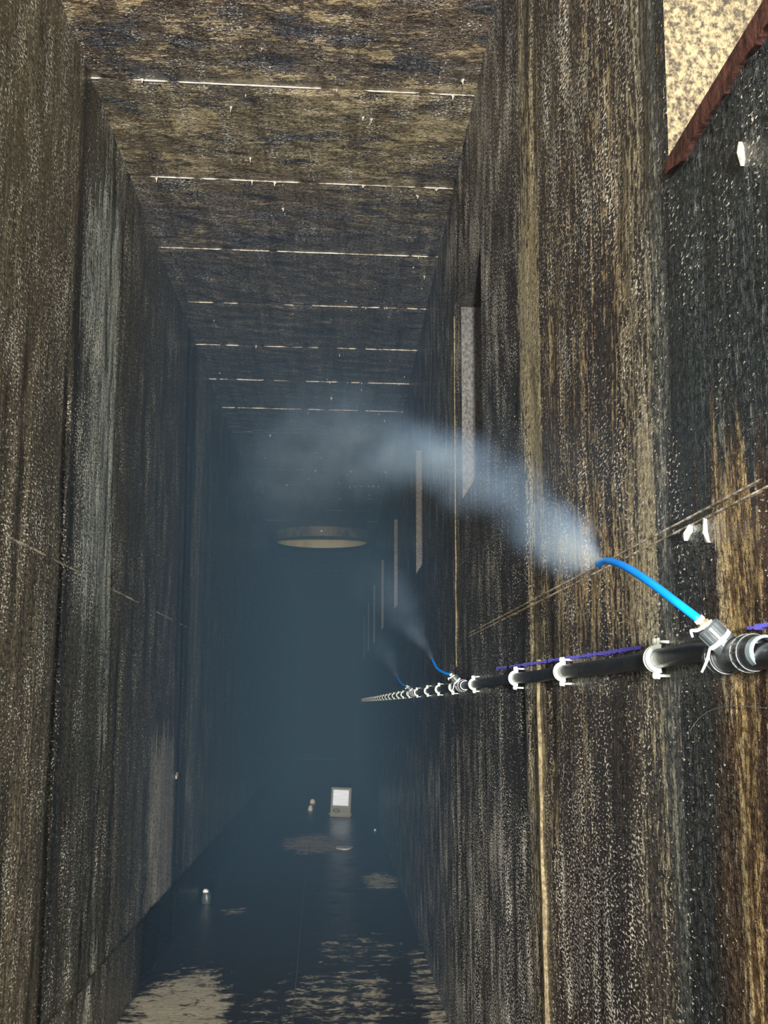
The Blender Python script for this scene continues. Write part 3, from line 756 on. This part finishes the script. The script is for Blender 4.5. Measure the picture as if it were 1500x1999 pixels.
# cord along the floor
pts = [(-0.150, 3.9, 0), (-0.167, 5.19, 0), (-0.182, 6.4, 0), (-0.205, 8.1, 0), (-0.223, 9.92, 0), (-0.232, 11.5, 0)]
bm = bmesh.new(); tube(bm, catmull([(x, y, ZF + 0.0015) for x, y, z in pts], 8), 0.0024, 6)
tag(bm_obj('cord', bm, mat_cord), 'thin pale cord lying along the middle of the floor', 'cord')

bm = bmesh.new(); tube(bm, catmull([(XR - 0.004, 1.60, -0.034), (XR - 0.005, 1.555, -0.018), (XR - 0.006, 1.49, -0.006), (XR - 0.006, 1.41, -0.002), (XR - 0.004, 1.31, -0.004)], 8), 0.0005, 5)
tag(bm_obj('thread', bm, mat_cord), 'fine pale thread stuck across the right wall under the nearest tee', 'thread')

# ------------------------------------------------------------------ mist: plumes from the hoses and the thin haze beyond
def plume(name, pts, dens, label, nsc=3.5, seed=0.0, warp=0.5):
    """pts: (Y, X, Z, radius, strength); an air stream whose centre line, width and thickness follow Y"""
    ya, yb = pts[0][0], pts[-1][0]
    g = G(name + '_mist'); P = g.obj(); X, Y, Z = g.sep(P)
    t = g.lin(Y, ya, yb)
    def curve(idx):
        vals = [p[idx] for p in pts]; lo, hi = min(vals), max(vals)
        if hi - lo < 1e-6: return lo
        nd = g.n('ShaderNodeFloatCurve', {0: 1.0, 1: t}); c = nd.mapping.curves[0]
        while len(c.points) < len(pts): c.points.new(0.5, 0.5)
        for q, p in zip(c.points, pts):
            q.location = ((p[0] - ya) / (yb - ya), (p[idx] - lo) / (hi - lo)); q.handle_type = 'AUTO_CLAMPED'
        nd.mapping.update()
        return g.lin(nd.outputs[0], 0.0, 1.0, lo, hi)
    cx, cz, rr, dd = curve(1), curve(2), curve(3), curve(4)
    wn = g.n('ShaderNodeTexNoise', {'Vector': g.n('ShaderNodeMapping', {'Vector': P, 'Scale': (nsc, nsc * 0.6, nsc), 'Location': (seed, 0, 0)}).outputs[0], 'Scale': 1.0, 'Detail': 3.0, 'Roughness': 0.6})
    wx, wy, wz = g.sep(wn.outputs['Color'])
    ox = g.mul(g.mul(g.math('SUBTRACT', wx, 0.5), rr), warp * 2.4); oz = g.mul(g.mul(g.math('SUBTRACT', wz, 0.5), rr), warp * 2.4)
    dx = g.add(g.math('SUBTRACT', X, cx), ox); dz = g.add(g.math('SUBTRACT', Z, cz), oz)
    r = g.math('DIVIDE', g.math('SQRT', g.add(g.mul(dx, dx), g.mul(dz, dz))), rr)
    body = g.step(r, 1.0, 0.0)
    f = g.noise(P, (nsc * 2.2, nsc * 1.3, nsc * 2.2), 3, 0.6, off=(seed, 3, 1))
    den = g.mul(g.mul(body, dd), g.mul(g.step(f, 0.34, 0.66, 0.25, 1.3), dens))
    vs = g.n('ShaderNodeVolumeScatter', {'Color': (0.42, 0.66, 1.0, 1), 'Density': den, 'Anisotropy': 0.0})
    g.nt.links.new(vs.outputs[0], g.out.inputs['Volume'])
    bm = bmesh.new(); pth = [Vector((p[1], p[0], p[2])) for p in pts]; n = 14; rows = []
    for p, q in zip(pth, pts):
        row = []
        for i in range(n):
            a = 2 * math.pi * i / n; R_ = q[3] * (1.0 + warp * 0.55)
            row.append(bm.verts.new((min(XR - 0.004, max(XL + 0.02, p.x + R_ * math.cos(a))), p.y, min(ZC - 0.01, p.z + R_ * math.sin(a)))))
        rows.append(row)
    for a, b in zip(rows, rows[1:]):
        for i in range(n): bm.faces.new((a[i], a[(i + 1) % n], b[(i + 1) % n], b[i]))
    bm.faces.new(rows[0][::-1]); bm.faces.new(rows[-1])
    return tag(bm_obj(name, bm, g.m), label, kind='stuff')
plume('mist_plume', [(1.680, 0.362, 0.193, 0.010, 36), (1.76, 0.352, 0.215, 0.040, 10), (1.92, 0.352, 0.262, 0.068, 4.2), (2.15, 0.362, 0.325, 0.078, 2.2), (2.6, 0.37, 0.45, 0.09, 0.8),
                     (3.2, 0.36, 0.60, 0.12, 0.9), (3.9, 0.335, 0.78, 0.15, 1.3), (4.7, 0.29, 0.97, 0.19, 1.0), (5.8, 0.14, 1.24, 0.32, 0.55), (7.2, -0.12, 1.55, 0.48, 0.32), (9.0, -0.35, 1.70, 0.55, 0.22), (11.0, -0.4, 1.75, 0.60, 0.0)],
      1.0, 'white mist plume drifting from the nearest blue hose up to the ceiling', 3.4, 1.0, 0.75)
plume('mist_plume', [(4.635, 0.360, 0.165, 0.008, 7), (4.8, 0.352, 0.21, 0.022, 2), (5.2, 0.335, 0.30, 0.055, 0.6), (5.7, 0.315, 0.42, 0.12, 0.5), (6.4, 0.28, 0.58, 0.18, 0.3), (7.4, 0.2, 0.8, 0.25, 0.0)],
      1.0, 'faint mist plume rising from the second blue hose', 3.8, 4.0, 0.5)
plume('mist_plume', [(7.315, 0.364, 0.148, 0.008, 4), (7.6, 0.35, 0.21, 0.04, 0.8), (8.2, 0.32, 0.34, 0.10, 0.35), (9.2, 0.25, 0.5, 0.17, 0.0)],
      1.0, 'very faint mist plume rising from the smallest blue hose', 3.8, 7.0, 0.5)
g = G('blue_haze')
vs = g.n('ShaderNodeVolumeScatter', {'Color': (0.30, 0.60, 0.95, 1), 'Density': 0.037, 'Anisotropy': 0.0})
g.nt.links.new(vs.outputs[0], g.out.inputs['Volume'])
bm = bmesh.new(); box(bm, (XL + 0.0, 4.6, ZF - 0.001), (XR, Y1 - 0.01, ZC + 0.001))
tag(bm_obj('blue_haze', bm, g.m), 'thin bluish haze filling the far part of the passage', kind='stuff')
